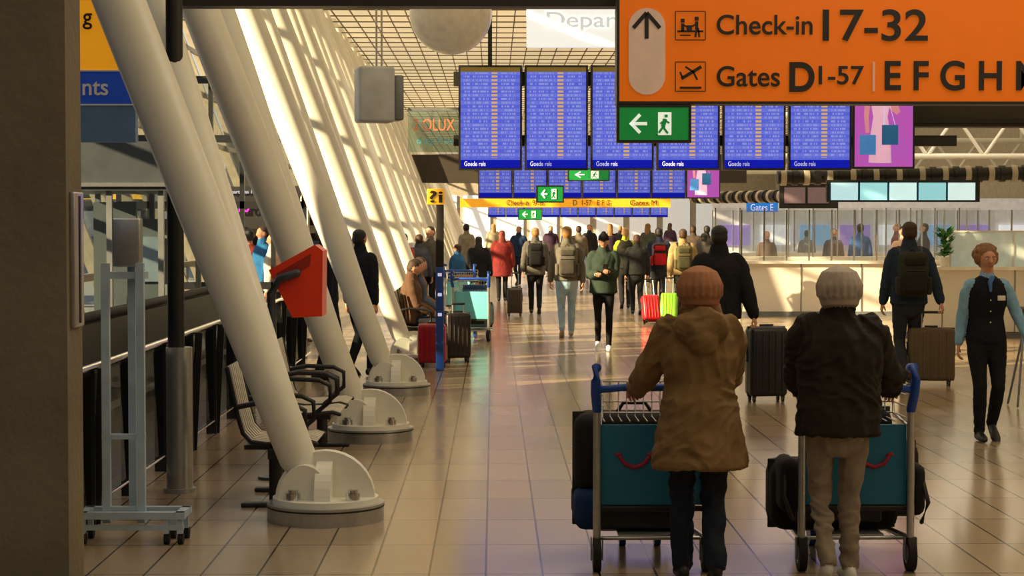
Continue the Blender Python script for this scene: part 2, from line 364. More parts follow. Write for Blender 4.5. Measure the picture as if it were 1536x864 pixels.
def screen(x1,y1,x2,y2,d,m,pink=False,txt=True):
    e=empty('advert_screen' if pink else 'flight_information_screen')
    a=W(x1,y2,d);q=W(x2,y1,d); b=MB().use(M_black); b.bx(a.x-.03,q.x+.03,d+.01,d+.12,a.z-.03,q.z+.03); b.obj('housing',e)
    b=MB().use(m); b.bx(a.x,q.x,d,d+.009,a.z,q.z); b.obj('display',e)
    if pink:
        w=x2-x1;h=y2-y1; b=MB()
        P=lambda u,v,o_=0:W(x1+u*w,y1+v*h,d-.006-o_); s=(q.x-a.x)
        b.use(mat('advert_skin',c(226,150,165),.6,emit=.45)) 
        def flat(pts,ws,o_=0):
            b.loft([P(*t,o_) for t in pts],[(x*s,.004) for x in ws],n=10)
        flat([(.44,.03),(.44,.13)],[.06,.065])
        flat([(.3,.2),(.22,.36),(.2,.5),(.22,.66)],[.06,.05,.042,.035]); flat([(.58,.2),(.68,.34),(.74,.46)],[.06,.05,.042]); flat([(.74,.46),(.62,.4),(.52,.28)],[.042,.036,.03],.004)
        b.use(mat('advert_top',c(240,190,222),.6,emit=.5)); flat([(.44,.15),(.44,.24),(.44,.36),(.44,.5),(.44,.66),(.43,.96)],[.12,.19,.165,.125,.17,.2],.006)
        b.use(mat('advert_hair',c(120,60,50),.6,emit=.2)); flat([(.36,.0),(.34,.14)],[.03,.035],.01); flat([(.53,.0),(.54,.12)],[.03,.03],.01)
        b.use(mat('advert_bag',c(70,140,215),.5,emit=.4)); a2=P(.08,.88);q2=P(.36,.68); b.rbox(((a2.x+q2.x)/2,d-.018,(a2.z+q2.z)/2),(q2.x-a2.x,.02,q2.z-a2.z),.009)
        b.use(mat('advert_bag2',c(30,100,150),.5,emit=.4)); a2=P(.46,.78);q2=P(.74,.58); b.rbox(((a2.x+q2.x)/2,d-.018,(a2.z+q2.z)/2),(q2.x-a2.x,.02,q2.z-a2.z),.009)
        b.use(M_txtw); b.tube([P(.5,.6,.014),P(.53,.28,.014)],.006*s,6); b.tube([P(.55,.28,.014),P(.7,.6,.014)],.006*s,6)
        b.obj('advert_figure',e)
    elif txt:
        text('Goede reis',x1+.06*(x2-x1),y2-.065*(y2-y1),x1+.42*(x2-x1),y2-.02*(y2-y1),d-.005,M_txtw,e)
    return e
d=26.4
xs=[690,789,888,987,1086,1185]
for i,x in enumerate(xs): screen(x+1,101,x+90,252,d,SM[i%4])
screen(1282,101,1370,250,d,PK,True)
e=empty('screen_gantry'); b=MB().use(M_dark); a=W(680,90,d);q=W(1440,96,d); b.bx(a.x,q.x,d+.15,d+.3,a.z-.35,a.z-.15); b.bx(a.x,q.x,d+.15,d+.3,a.z-1.2,a.z-1.05)
for x in (735,930,1130,1325): p=W(x,100,d); b.bx(p.x-.03,p.x+.03,d+.2,d+.28,p.z-1.3,5.97)
b.obj('truss',e)
d=48
for i in range(7):
    x=719+52*i
    screen(x,210,x+48,296,d,PK if i==6 else SM2[i%2],i==6,False)
d=95
for i in range(10): screen(733+27*i,290,733+27*i+25,325,d,SM2[i%2],False,False)
YS=mat('sign_yellow_far',c(235,165,40),.4,emit=.45)
e=panel('direction_sign',690,298,1006,311,44,YS,.1,False); text('Gates M',945,300,985,308,43.98,SK_,e); text('Check-in  9-16',760,300,815,308,43.98,SK_,e); text('D  1-57   E F G',860,300,915,308,43.98,SK_,e)
e=panel('departure_gate_sign',1120,304,1167,318,50,mat('sign_blue2',c(20,110,200),.4,emit=.5),.1,False); text('Gates E',1126,306,1160,316,49.98,M_txtw,e)
e=panel('departure_gate_sign',1087,306,1118,318,58,M_dark,.1,False)
SW=mat('sign_lightbox',c(240,244,242),.4,emit=.7,var=.01); e=panel('departures_sign',790,-40,924,70,24,SW,.15,False); text('Departures',820,18,1010,48,23.98,mat('sign_faint',c(215,222,220),.5,emit=.6),e,.01)
M_beam=mat('beam_brown',c(58,50,42),.6)
b=MB().use(M_beam)
a=W(608,274,55);q=W(1120,232,55); b.bx(a.x,q.x,55,55.6,a.z,q.z); b.obj('trim_1')
b=MB().use(M_beam); a=W(1372,190,27.2);q=W(1500,157,27.2); b.bx(a.x-.6,17.8,27.2,27.6,a.z,q.z); b.use(M_dark); b.bx(a.x-.6,17.8,27.15,27.2,a.z+.05,a.z+.12); b.obj('trim_2')
b=MB().use(M_white)
za,zb=3.5,4.5
for yy in (46,60):
    b.cyl((6.5,yy,za),(17.7,yy,za),.07); b.cyl((6.5,yy,zb),(17.7,yy,zb),.09)
    for k in range(8): b.cyl((6.5+1.4*k,yy,za),(7.2+1.4*k,yy,zb),.045,n=10); b.cyl((7.2+1.4*k,yy,zb),(7.9+1.4*k,yy,za),.045,n=10)
    b.cyl((17,yy,zb),(17,yy,6.2),.06); b.cyl((6.6,yy,zb),(6.6,yy,6.2),.06)
b.obj('roof_truss')
e=empty('hanging_glass_banner'); b=MB().use(glassmat('banner_glass',(.75,.85,.8),.15)); a=W(612,228,40);q=W(690,166,40); b.bx(a.x,q.x,40,40.03,a.z,q.z); b.use(M_grey); b.bx(a.x,q.x,39.98,40.05,q.z,q.z+.06); b.obj('pane',e)
text('2 OLUX',620,178,682,196,39.97,mat('banner_red',c(200,110,70),.5,emit=.2),e,.0); text('duty free',625,206,680,218,39.97,mat('banner_teal',c(60,150,160),.5,emit=.2),e,.0)
p=W(676,20,20); b=MB().use(mat('lamp_dome',c(200,185,155),.25,emit=.18,var=.15,scale=9)); b.ell((p.x,20,p.z),(.44,.44,.44),32,20); b.use(M_steel); b.cyl((p.x,20,p.z+.4),(p.x,20,6.1),.03); b.cyl((p.x,20,p.z+.3),(p.x,20,p.z+.42),.2,.1); b.obj('dome_pendant_lamp')
a=W(533,184,18);q=W(603,101,18); cx=(a.x+q.x)/2; b=MB().use(mat('speaker_grey',c(185,192,198),.5))
b.rbox((cx-.04,18,(a.z+q.z)/2),(q.x-a.x-.1,.3,q.z-a.z),.03,Matrix.Rotation(.25,3,'Z')); b.use(M_grey); b.rbox((cx+.17,18.05,(a.z+q.z)/2-.03),(.09,.28,q.z-a.z-.1),.02,Matrix.Rotation(.25,3,'Z'))
b.use(M_steel); b.cyl((cx-.02,18,q.z),(cx-.02,18,6.1),.01,n=8); b.cyl((cx+.03,18,q.z),(cx+.03,18,6.1),.01,n=8); b.obj('hanging_loudspeaker')

X,Y=G(270,738); b=MB().use(M_steel); b.cyl((X,Y,0),(X,Y,1.0),.09,n=28); b.cyl((X,Y,0),(X,Y,.03),.11,n=28); b.use(M_black); b.cyl((X-.02,Y,1.0),(X-.02,Y,6.2),.058,n=20); b.obj('steel_post')
e=empty('railing'); b=MB().use(M_chrome); xr=-2.45; b.cyl((xr,8.5,.97),(xr,25,.97),.025,n=12); b.cyl((xr,8.5,.12),(xr,25,.12),.012,n=8); b.use(M_black)
y=8.9
while y<25:
    b.bar((xr-.03,y,0),(xr-.03,y,.96),.02,.09); b.bar((xr+.0,y+.07,0),(xr+.05,y+.07,.96),.02,.06); y+=1.25
b.obj('posts',e); b=MB().use(glassmat('rail_glass',(.45,.5,.5),.14)); b.add([(xr-.01,8.5,.14),(xr-.01,25,.14),(xr-.01,25,.92),(xr-.01,8.5,.92)],[(0,1,2,3)]); b.obj('glass_infill',e)
b=MB().use(M_dark); b.bx(-3.5,-3.4,9,24,-.02,1.0); b.use(M_rubber); b.tube([(-3.45,9,1.05),(-3.45,24,1.05)],.045); b.use(M_steel); b.bx(-3.42,-3.38,9,24,.2,.26); b.obj('escalator_balustrade')
X,Y=G(200,815); e=empty('wheeled_display_stand',(X,Y,0)); M_pale=mat('pale_blue_metal',c(178,198,215),.35,.2)
b=MB().use(M_pale); 
for x,y in ((-.15,0),(-.02,.12),(.05,0)): b.box(x,y,.87,.045,.045,1.5)
b.box(-.05,.0,.62,.25,.03,.03); b.box(-.05,0,.2,.25,.03,.03); b.box(-.05,.06,1.55,.25,.12,.04)
b.box(0,-.05,.17,.62,.05,.04); b.box(0,.16,.17,.62,.05,.04); b.box(-.28,.05,.17,.05,.26,.04); b.box(.28,.05,.17,.05,.26,.04); b.box(0,-.05,.1,.6,.02,.03)
b.use(M_steel); b.rbox((-.03,.05,1.74),(.16,.1,.28),.01); b.obj('frame',e)
b=MB()
for x in(-.28,.28,.2):
    for y in(-.05,.16): b.use(M_pale); b.box(x,y,.11,.03,.03,.09); b.use(M_rubber); b.cyl((x-.015,y+.02,.035),(x+.015,y+.02,.035),.035)
b.obj('castors',e)
e=empty('glass_kiosk'); b=MB().use(M_grey)
for x in (-4.75,-4.1,-3.55):
    for y in (20,22.5): b.box(x,y,1.2,.06,.06,2.4)
b.use(mat('kiosk_fascia',c(64,70,76),.4)); b.bx(-4.9,-3.45,19.9,22.6,2.2,2.72); b.use(mat('kiosk_panel',c(100,108,112),.3)); b.bx(-4.1,-3.6,20.9,21,.4,1.9); b.bx(-4.7,-4.2,22,22.1,.1,2.1); b.use(M_steel); b.bx(-4.9,-3.45,19.86,19.9,2.24,2.28)
b.use(mat('kiosk_screen',c(130,145,155),.2,emit=.2)); b.bx(-4.05,-3.7,20.86,20.9,1.2,1.7)
b.use(glassmat('kiosk_glass',(.6,.68,.7),.2)); b.add([(-4.75,20,.1),(-3.55,20,.1),(-3.55,20,2.2),(-4.75,20,2.2)],[(0,1,2,3)])
b.obj('kiosk_frame',e)
e=empty('glass_partition'); b=MB().use(mat('mullion_dark',c(46,48,50),.4,.3))
for k in range(7):
    x=-5.1+k*.42; b.box(x,25.5,1.9,.06,.08,3.8)
for z in (.05,1.0,2.1,3.0,3.8): b.bx(-5.1,-2.58,25.46,25.54,z-.05,z+.05)
b.use(_m[('kiosk_panel',)]); b.bx(-4.7,-4.3,25.48,25.52,2.1,3.0)
b.use(glassmat('partition_glass',(.7,.74,.74),.12)); b.add([(-5.1,25.5,0),(-2.58,25.5,0),(-2.58,25.5,3.8),(-5.1,25.5,3.8)],[(0,1,2,3)])
b.obj('partition_frame',e)
SH=[mat('shelf%d'%k,[c(190,60,60),c(230,200,120),c(80,120,170),c(210,210,205)][k],.6) for k in range(4)]
for (d,x0,x1,h) in ((45,None,-4.0,2.75),(33,None,-3.9,2.5)):
    e=empty('shop_kiosk'); b=MB(); xl=fx(0)+.25; b.use(mat('shop_fascia',c(58,54,52),.5)); b.bx(xl,x1,d,d+3,h-.75,h); b.bx(xl,xl+.05,d,d+3,0,h-.7)
    b.use(mat('shop_inner',c(92,76,62),.7)); b.bx(xl,x1,d+2.9,d+3,0,h-.7); b.use(M_grey)
    for x in (xl+.1,x1-.1): b.box(x,d+.1,(h-.7)/2,.1,.1,h-.7)
    for k in range(4): b.use(SH[k]); b.bx(xl+.1,x1-.2,d+2.4,d+2.8,.4+k*.4,.6+k*.4)
    b.use(mat('shop_counter',c(70,60,56),.4)); b.bx(xl+.2,x1-.15,d+.3,d+.8,0,1.0)
    b.obj('shop_structure',e)
    if d==33: NE=mat('neon_magenta',c(255,40,190),.5,emit=2.0); text('euro',340,306,374,318,32.9,NE,e,.02); text('Departures 1 2',338,285,385,292,32.95,M_txtw,e)
p=W(462,299,40); b=MB().use(mat('globe_glass',c(235,228,205),.3,emit=.5)); b.ell((p.x,40,p.z),(.17,.17,.17)); b.use(M_steel); b.cyl((p.x,40,p.z-.15),(p.x,40,0),.03); b.obj('globe_lamp')

# ---------------- benches
def bench(y0,seats,L,X=-1.42):
    e=empty('waiting_bench',(X,y0,0)); b=MB().use(M_dark); b.box(0,L/2,.36,.07,L,.06)
    for y in (.15,L-.15): b.cyl((0,y,.02),(0,y,.36),.045); b.rbox((0,y,.015),(.45,.09,.03),.01)
    prof=[(-.30,.92),(-.27,.78),(-.235,.62),(-.20,.50),(-.15,.445),(-.05,.43),(.1,.435),(.22,.45),(.27,.435)]
    for s in seats:
        for k in range(7):
            y=s-.24+k*.08; b.use(mat('bench_slat',c(205,198,182),.35)); 
            b.loft([(p[0],y,p[1]) for p in prof],[(.02,.007)]*len(prof),side=(0,1,0),n=8)
            b.use(M_black)
            if k<6: b.loft([(p[0]-.006,y+.04,p[1]-.008) for p in prof],[(.022,.007)]*len(prof),side=(0,1,0),n=8)
        b.use(M_black)
        for yy in(-.29,.29):
            b.tube([(p[0],s+yy,p[1]-.01) for p in prof],.016); b.tube([(-.24,s+yy,.66),(-.1,s+yy,.69),(.12,s+yy,.68),(.2,s+yy,.64),(.2,s+yy,.52),(.1,s+yy,.44)],.018)
        b.box(0,s,.395,.4,.5,.03)
    b.obj('seats',e)
bench(12.0,[.35],1.0); bench(13.7,[.5,1.2],1.9); bench(25.2,[.5,1.2,1.9,2.6],3.1,-1.05)

# ---------------- litter bin
e=empty('litter_bin'); b=MB().use(mat('bin_red',c(228,54,16),.35,var=.05))
P=lambda x,y:W(x,y,13.6)
poly=[(404,405),(473,367),(485,376),(484,474),(440,476)]
pts=[P(*t) for t in poly]
b.prism(pts,lambda p,s:(p.x,13.55+.36*s,p.z)); b.use(mat('bin_inner',c(150,30,8),.5)); 
pp=[P(416,410),P(468,380),P(466,398),P(424,421)]; b.prism(pp,lambda p,s:(p.x,13.54+.01*s,p.z)); b.obj('bin_body',e)
b=MB().use(mat('bin_pipe',c(62,68,76),.4,.3)); q0=P(413,440); xb=q0.x; 
b.tube([(xb,13.5,0),(xb,13.5,.6),P(410,470)+V((0,-.1,0)),P(409,440)+V((0,-.1,0)),P(420,418)+V((0,-.1,0)),P(447,409)+V((0,-.1,0))],.032,12); b.cyl((xb,13.5,0),(xb,13.5,.02),.12); b.obj('pipe_stand',e)

# ---------------- help pillar
X,Y=G(660,556); e=empty('help_point_pillar',(X,Y,0)); zt=W(0,307,Y).z; zm=W(0,400,Y).z
b=MB().use(mat('pillar_blue',c(24,66,150),.35)); b.rbox((0,0,zm/2),(.1,.1,zm),.01); b.use(mat('pillar_black',c(28,22,18),.5)); b.rbox((0,0,(zm+zt)/2),(.1,.1,zt-zm),.01); b.use(YS); b.rbox((-.05,0,zt+.1),(.22,.06,.2),.01); b.use(M_txtw)
for k in range(3): b.box(0,-.052,zm-.1-.25*k,.05,.004,.04)
b.obj('pillar',e); t=text('?i',644,286,664,304,Y-.04,SK_,None,.02,'lettering'); t.location.x-=X; t.location.y-=Y; t.parent=e

# ---------------- check-in area right
e=empty('check_in_counter'); b=MB().use(M_counter); b.bx(6.6,17,30,30.7,.1,1.1); b.use(M_grey); b.bx(6.6,17,30.03,30.6,0,.1); b.use(mat('counter_top',c(238,232,222),.25)); b.bx(6.5,17,29.9,30.8,1.1,1.15)
b.use(M_grey)
for k in range(6): b.bx(6.6+k*1.8,6.615+k*1.8,29.985,30,.1,1.1)
b.obj('counter_body',e)
e=empty('check_in_counter'); b=MB().use(M_counter); b.bx(4.9,11,37,37.6,.0,1.05); b.use(_m[('counter_top',)]); b.bx(4.8,11,36.9,37.7,1.05,1.1); b.use(M_grey)
for k in range(6): b.bx(4.9+k*1.2,4.92+k*1.2,36.985,37,.1,1.05)
b.bx(4.9,11,36.98,37,.0,.1); b.obj('counter_body',e)
e=empty('check_in_counter'); b=MB().use(M_counter); b.bx(5.8,14,50,50.6,.0,1.05); b.bx(5.6,14,75,75.6,0,1.1); b.obj('counter_body',e)
PG=glassmat('plexi',(.94,.97,.98),.2,.08)
for row,(y,x0,x1,zt_) in enumerate(((37.2,4.95,10.8,2.12),(42,5.0,11,2.2),(50.2,5.9,13.5,2.2))):
    e=empty('plexiglass_screens'); b=MB()
    x=x0
    while x<x1:
        b.use(M_chrome); b.box(x,y,1.1+(zt_-1.1)/2,.03,.03,zt_-1.1); b.use(PG); b.add([(x,y,1.1),(x+.5,y+.12,1.1),(x+.5,y+.12,zt_),(x,y,zt_)],[(0,1,2,3)]); x+=.55 if row else .45
    if row==1: b.use(M_white); b.bx(5,11,42,42.5,0,1.1)
    b.obj('screens',e)
e=empty('bag_drop_units'); b=MB().use(mat('desk_wall',c(225,226,230),.5,emit=.18)); b.bx(6.6,17.5,56,56.3,0,2.6); 
for k in range(9): b.use(mat('desk_disp_%d'%(k%3),[c(150,125,205),c(235,238,245),c(120,170,210)][k%3],.4,emit=.7)); b.bx(6.8+k*1.2,7.7+k*1.2,55.9,56,1.2,1.8)
b.obj('wall_units',e)
a=W(1430,404,29.6);q=W(1545,349,29.6); e=empty('reception_screen_panel'); b=MB().use(mat('frosted_panel',c(205,218,210),.3,emit=.15)); b.bx(a.x+.1,a.x+3,30.2,30.3,1.15,q.z); b.use(M_white); b.bx(a.x+.07,a.x+3,30.18,30.32,q.z,q.z+.03); b.bx(a.x+.07,a.x+.11,30.18,30.32,1.15,q.z); b.bx(a.x+1.1,a.x+1.13,30.18,30.32,1.15,q.z); b.obj('frosted_sheet',e)
p=W(1414,402,30.3); e=empty('potted_plant',(p.x-.05,29.98,1.15)); b=MB().use(M_white); b.cyl((0,0,0),(0,0,.16),.06,.08,n=20); LG=mat('leaf_green',c(62,135,52),.5,var=.4,scale=14)
for k in range(130):
    a_=random.random()*6.28; t=random.uniform(.1,.9); L=random.uniform(.1,.2); z=.16+random.random()*.42; r=random.uniform(0,.08)
    d_=V((math.cos(a_)*math.cos(t),math.sin(a_)*math.cos(t),math.sin(t))); s_=d_.cross(V((0,0,1))).normalized()*.04; p0=V((math.cos(a_)*r,math.sin(a_)*r,z)); 
    b.use(LG); b.add([p0,p0+d_*L*.5+s_,p0+d_*L,p0+d_*L*.5-s_],[(0,1,2,3)])
b.use(H_br); b.cyl((0,0,.14),(0,0,.55),.012,n=8); b.obj('plant',e)
def duct(p0,p1,r,n,nm='ribbed_cable_duct'):
    p0=V(p0);p1=V(p1); b=MB().use(M_dark); b.cyl(p0,p1,r*.8,n=20); t=(p1-p0).normalized()
    for k in range(n):
        q=p0+(p1-p0)*(k+.5)/n; b.use(M_black if k%2 else mat('rib_grey',c(185,175,155),.5)); b.cyl(q-t*.045,q+t*.045,r,n=20)
    b.obj(nm)
a=W(1166,266,31); duct((a.x,31,a.z),(12,31,a.z+.12),.14,38)
a=W(1040,297,52); duct(a,(a.x+2.0,44,a.z-.05),.16,24)
e=empty('check_in_display_row'); b=MB().use(M_dark); a=W(1240,303,30.4);q=W(1470,270,30.4); b.bx(a.x,q.x,30.4,30.5,a.z,q.z)
for k,cc in enumerate(((180,225,235),(150,215,225),(200,240,245),(140,205,215),(205,235,240))):
    x=1247+44*k; p0=W(x,300,30.35);p1=W(x+40,274,30.35); b.use(mat('desk_screen%d'%k,c(*cc),.4,emit=.75)); b.bx(p0.x,p1.x,30.35,30.4,p0.z,p1.z)
b.obj('displays',e)
e=empty('check_in_display_row'); b=MB().use(M_dark)
for k in range(2): 
    p0=W(1177+35*k,305,38);p1=W(1208+35*k,281,38); b.use(mat('desk_dim',c(120,100,105),.4,emit=.2)); b.bx(p0.x,p1.x,38,38.05,p0.z,p1.z)
p0=W(1170,283,38); b.use(M_dark); b.bx(p0.x,p0.x+1.2,38.05,38.12,p0.z-.4,p0.z+.1); b.obj('displays',e)

# ================= PEOPLE =================
def ik(a,b_,l1,l2,pole):
    a=V(a);b_=V(b_); d=b_-a; L=d.length; mx=(l1+l2)*.998
    if L>mx: b_=a+d*(mx/L); d=b_-a; L=mx
    x=(l1*l1-l2*l2+L*L)/(2*L); h=math.sqrt(max(l1*l1-x*x,0)); t=d/L; p=V(pole); p=p-t*p.dot(t); p.normalize()
    return a+t*x+p*h,b_
def hand(B,w,d,n,s,curl,skin):
    d=V(d).normalized(); n=V(n); n=(n-d*n.dot(d)).normalized(); t=d.cross(n)*1.0  # lateral
    B.use(skin); B.loft([w-d*.03,w+d*.02,w+d*.055,w+d*.085],[(.024,.019),(.033,.015),(.039,.014),(.038,.012)],side=t,n=12)
    for i,L in enumerate((.072,.082,.076,.06)):
        o=(i-1.5)*.0195; p=w+d*.082+t*o*s; pts=[p]; ang=.15+curl*.4; dirn=d
        for seg in (.45,.31,.24):
            dirn=(d*math.cos(ang)+n*math.sin(ang)); p=p+dirn*L*seg; pts.append(p); ang+=curl
        B.loft(pts,[.0088,.0085,.0078,.0065],side=t,n=8)
    p=w+d*.025-t*s*.028; dd_=(d*.65-t*s*.55+n*.35).normalized(); p1=p+dd_*.035; p2=p1+(d*.8+n*.45+t*s*.05).normalized()*.028
    B.loft([p-dd_*.01,p1,p2],[.0115,.0105,.008],side=n,n=8)
def backpack(par,col,col2=None,y=-.17,z=1.2,w=.32,h=.48,d=.19):
    b=MB().use(cloth(*col)); b.rbox((0,y-d/2+.03,z),(w,d,h),.075); b.use(cloth(*(col2 or [int(x*.75) for x in col]))); b.rbox((0,y-d+.03,z-.08),(w*.78,.09,h*.5),.04); b.rbox((0,y-d+.045,z+.14),(w*.7,.06,h*.22),.03)
    b.use(M_black); b.tube([(-w*.33,y-d+.0,z+.04),(w*.33,y-d+.0,z+.04)],.006,6)
    b.tube([(-.03,y-.02,z+h/2),(0,y-.03,z+h/2+.04),(.03,y-.02,z+h/2)],.009,6)
    for s in(-1,1):
        b.loft([(s*.1,y+.02,z+h*.4),(s*.115,y+.12,1.49),(s*.125,y+.27,1.42),(s*.13,y+.325,1.28),(s*.17,y+.25,1.12),(s*.17,y+.05,z-h*.35)],[(.025,.01)]*6,side=(1,0,0),n=8)
        b.use(cloth(*(col2 or col))); b.rbox((s*w*.5,y-d*.45,z-.12),(.06,d*.6,h*.4),.025); b.use(M_black)
    b.obj('backpack',par)
def person(name,X,Y,head=0,H=1.75,top=(60,60,60),bottom=(30,32,40),shoes=(25,25,25),skin=None,hair=None,style='short',hem=.88,bulk=.0,stride=.3,lead=1,
           lh=None,rh=None,hood=False,hat=None,turn=0,vox=.014,face=False,vest=None,slim=1.0,lean=.0,wr=.004,pack=None,legw=1.0,curl=.5,sit=False,flare=0,scarf=None,nod=0,waist=0,pole=None):
    skin=skin or SKIN; hair=hair or H_br; k=H/1.75
    E=empty(name,(X,Y,0),math.radians(head),k)
    B=MB(); HB=MB(); mt=cloth(*top); mb_=cloth(*bottom); ms=mat('shoe_%d_%d_%d'%shoes,c(*shoes),.5); mv=cloth(*vest) if vest else mt
    dz=-.40 if sit else 0
    for s in(-1,1):
        f=stride/2 if s==lead else -stride/2
        hip=V((s*.088,0,.90+dz))
        if sit:
            kn=V((s*.11,.42,.50)); an=V((s*.1,.40,.09)); f=.40; a=0
        else:
            a=.0 if s==lead or stride<.15 else .45
            an=V((s*.078,f,.085+(.055 if a else 0))); kn,an=ik(hip,an,.425,.41,(0,1,0))
        B.use(mb_); w=legw
        B.loft([hip+V((0,0,.04)),hip.lerp(kn,.35),hip.lerp(kn,.75),kn,kn.lerp(an,.35),kn.lerp(an,.8),an+V((0,0,.01))],[.096*w,.088*w,.068*w,.061*w,.06*w,.05*w,.049*w])
        B.use(ms); bp=V((an.x,f+.11,0)); R=Matrix.Rotation(-a,3,'X')
        def fp(y,z): return bp+R@(V((0,y,z))) 
        B.loft([fp(-.165,.05),fp(-.12,.052),fp(-.03,.045),fp(.02,.036),fp(.075,.03)],[(.034,.045),(.038,.05),(.043,.042),(.046,.034),(.032,.026)],side=(1,0,0))
    ly=lambda z:lean*(z-.9-dz)
    sw=slim; q=bulk
    B.use(mb_); B.loft([(0,0,.83+dz),(0,0,.93+dz),(0,0,1.03+dz)],[(.15*sw,.115),(.17*sw,.125),(.155*sw,.11)],n=20)
    zs=[]; 
    h2=max(hem,.82) if sit else hem
    if h2<.75: zs+=[(h2,.195+q+flare,.15+q+flare*.7),((h2+.95)/2,.187+q+flare*.5,.142+q+flare*.3)]
    elif h2<.95: zs+=[(h2,.178+q,.132+q)]
    zs+=[(1.0,.172+q*.9,.125+q),(1.12,.165+q-waist,.118+q-waist),(1.26,.178+q,.128+q),(1.36,.186+q*.9,.125+q*.9),(1.425,.17+q*.6,.1+q*.6),(1.465,.115+q*.4,.08+q*.4),(1.495,.07+q*.4,.066+q*.4)]
    zs=[z for z in zs if z[0]>=h2]
    B.use(mv); B.loft([(0,ly(z+dz),z+dz) for z,_,_ in zs],[(a_*sw,b2) for _,a_,b2 in zs],n=24,cap=False)
    B.use(mt)
    if vest: B.loft([(0,ly(1.46),1.45),(0,ly(1.5),1.51)],[(.09,.085),(.064,.064)],n=16)
    if hood: B.ell((0,ly(1.45)-.105-q*.8,1.435+dz),(.155,.09,.1)); B.ell((0,ly(1.45)-.15-q*.8,1.37+dz),(.09,.05,.08)); B.loft([(0,ly(1.49),1.47+dz),(0,ly(1.49),1.545+dz)],[(.11+q*.4,.105+q*.4),(.092+q*.4,.088+q*.4)],n=16)
    elif q>0: B.loft([(0,ly(1.49),1.46+dz),(0,ly(1.5),1.53+dz)],[(.085+q*.3,.085+q*.3),(.068+q*.4,.07+q*.4)],n=16)
    if scarf: B.use(cloth(*scarf)); B.loft([(0,ly(1.49),1.48+dz),(0,ly(1.5),1.55+dz)],[(.1,.1),(.085,.085)],n=16); B.use(mt)
    for s in(-1,1):
        S=V((s*(.168*sw+q*.45),ly(1.42+dz),1.405+dz)); tg=lh if s<0 else rh
        Wd=V(tg) if tg else V((s*(.25+q*.6),.02+(-.12 if s==lead else .12)*min(1,stride/.3),.80))
        if sit and not tg: Wd=V((s*.1,.3,.62))
        pl_=(s*.45,-1,-.15) if not tg else (pole and (s*pole[0],pole[1],pole[2]) or (s*.35,-.6,-.9))
        el,Wd=ik(S,Wd,.285,.25,pl_); r=q*.5
        B.use(mt); B.loft([S+V((-s*.03,0,.005)),S.lerp(el,.25),S.lerp(el,.6),el,el.lerp(Wd,.4),el.lerp(Wd,.93)],[.066+r,.062+r,.055+r,.051+r,.048+r,.039+r*.8])
        dr=(Wd-el).normalized(); nrm=V((-s,0.1,0)) if not tg else V((-s*.5,.2,-1))
        if tg and tg[1]>.2 and not sit: nrm=V((-s*.15,.3,-1)); dr=(dr+V((0,.8,-.1))).normalized()
        hand(HB,Wd,dr,nrm,s,curl if not tg else 1.1,skin)
    T=Matrix.Translation((0,ly(1.5+dz),1.5+dz))@Matrix.Rotation(math.radians(turn),4,'Z')@Matrix.Rotation(math.radians(-nod),4,'X')@Matrix.Translation((0,0,-1.5))
    B.use(skin); B.loft([(0,ly(1.45+dz),1.44+dz),(0,ly(1.5+dz)+.012,1.58+dz)],[.056,.054])
    B.M=T; HB.M=T
    B.ell((0,.005,1.65),(.075,.093,.095)); B.loft([(0,.02,1.62),(0,.035,1.565)],[(.062,.065),(.035,.04)],n=14)
    B.ell((0,.09,1.632),(.014,.02,.024)); B.ell((0,.104,1.62),(.015,.013,.011))
    for s in(-1,1): B.ell((s*.077,-.002,1.635),(.01,.02,.03))
    if hat:
        hm=cloth(*hat); B.use(hm)
        if style=='cap': B.loft([(0,-.003,1.675),(0,-.005,1.72),(0,-.008,1.752)],[(.084,.101),(.078,.094),(.04,.05)],n=18); B.loft([(0,.07,1.68),(0,.15,1.668)],[(.06,.008),(.035,.006)],side=(1,0,0),n=12)
        else:
            B.ell((0,-.012,1.652),(.124,.13,.116),24,16); B.loft([(0,-.035,1.54),(0,-.03,1.575),(0,-.015,1.62)],[(.1,.092),(.11,.104),(.12,.125)],n=24,cap=False)
            for i in range(20):
                a=2*math.pi*i/20; B.loft([(math.cos(a)*.118,-.02+math.sin(a)*.122,1.6),(math.cos(a)*.124,-.014+math.sin(a)*.13,1.655),(math.cos(a)*.09,-.012+math.sin(a)*.094,1.735)],[.011,.011,.008],n=6)
        B.use(hair)
        if style in('cap','long'): B.ell((0,-.03,1.62),(.076,.075,.08))
    elif style=='bald': pass
    elif style!='none':
        B.use(hair); B.ell((0,-.02,1.69),(.083,.092,.073)); B.ell((0,-.034,1.64),(.081,.078,.085))
        if style=='curly':
            B.ell((0,-.03,1.7),(.1,.1,.085)); B.ell((-.078,-.02,1.66),(.034,.06,.065)); B.ell((.078,-.02,1.66),(.034,.06,.065))
            for i in range(60):
                a=random.random()*6.28; t=random.uniform(-.3,1.45); p=V((math.cos(a)*.104*math.cos(t),-.035+math.sin(a)*.098*math.cos(t),1.69+.09*math.sin(t)))
                if p.y<.0 or p.z>1.735: B.ell(p,(.024,.024,.022),8,6)
        if style=='bun': B.ell((0,-.12,1.69),(.042,.042,.042))
    if style=='long': B.use(hair); B.loft([(0,-.045,1.64),(0,-.075,1.54),(0,-.095,1.42)],[(.082,.06),(.085,.045),(.06,.02)],n=14)
    if style=='pony': B.use(hair); B.loft([(0,-.1,1.66),(0,-.14,1.6),(0,-.125,1.48)],[(.022,.022),(.028,.025),(.012,.012)],n=10)
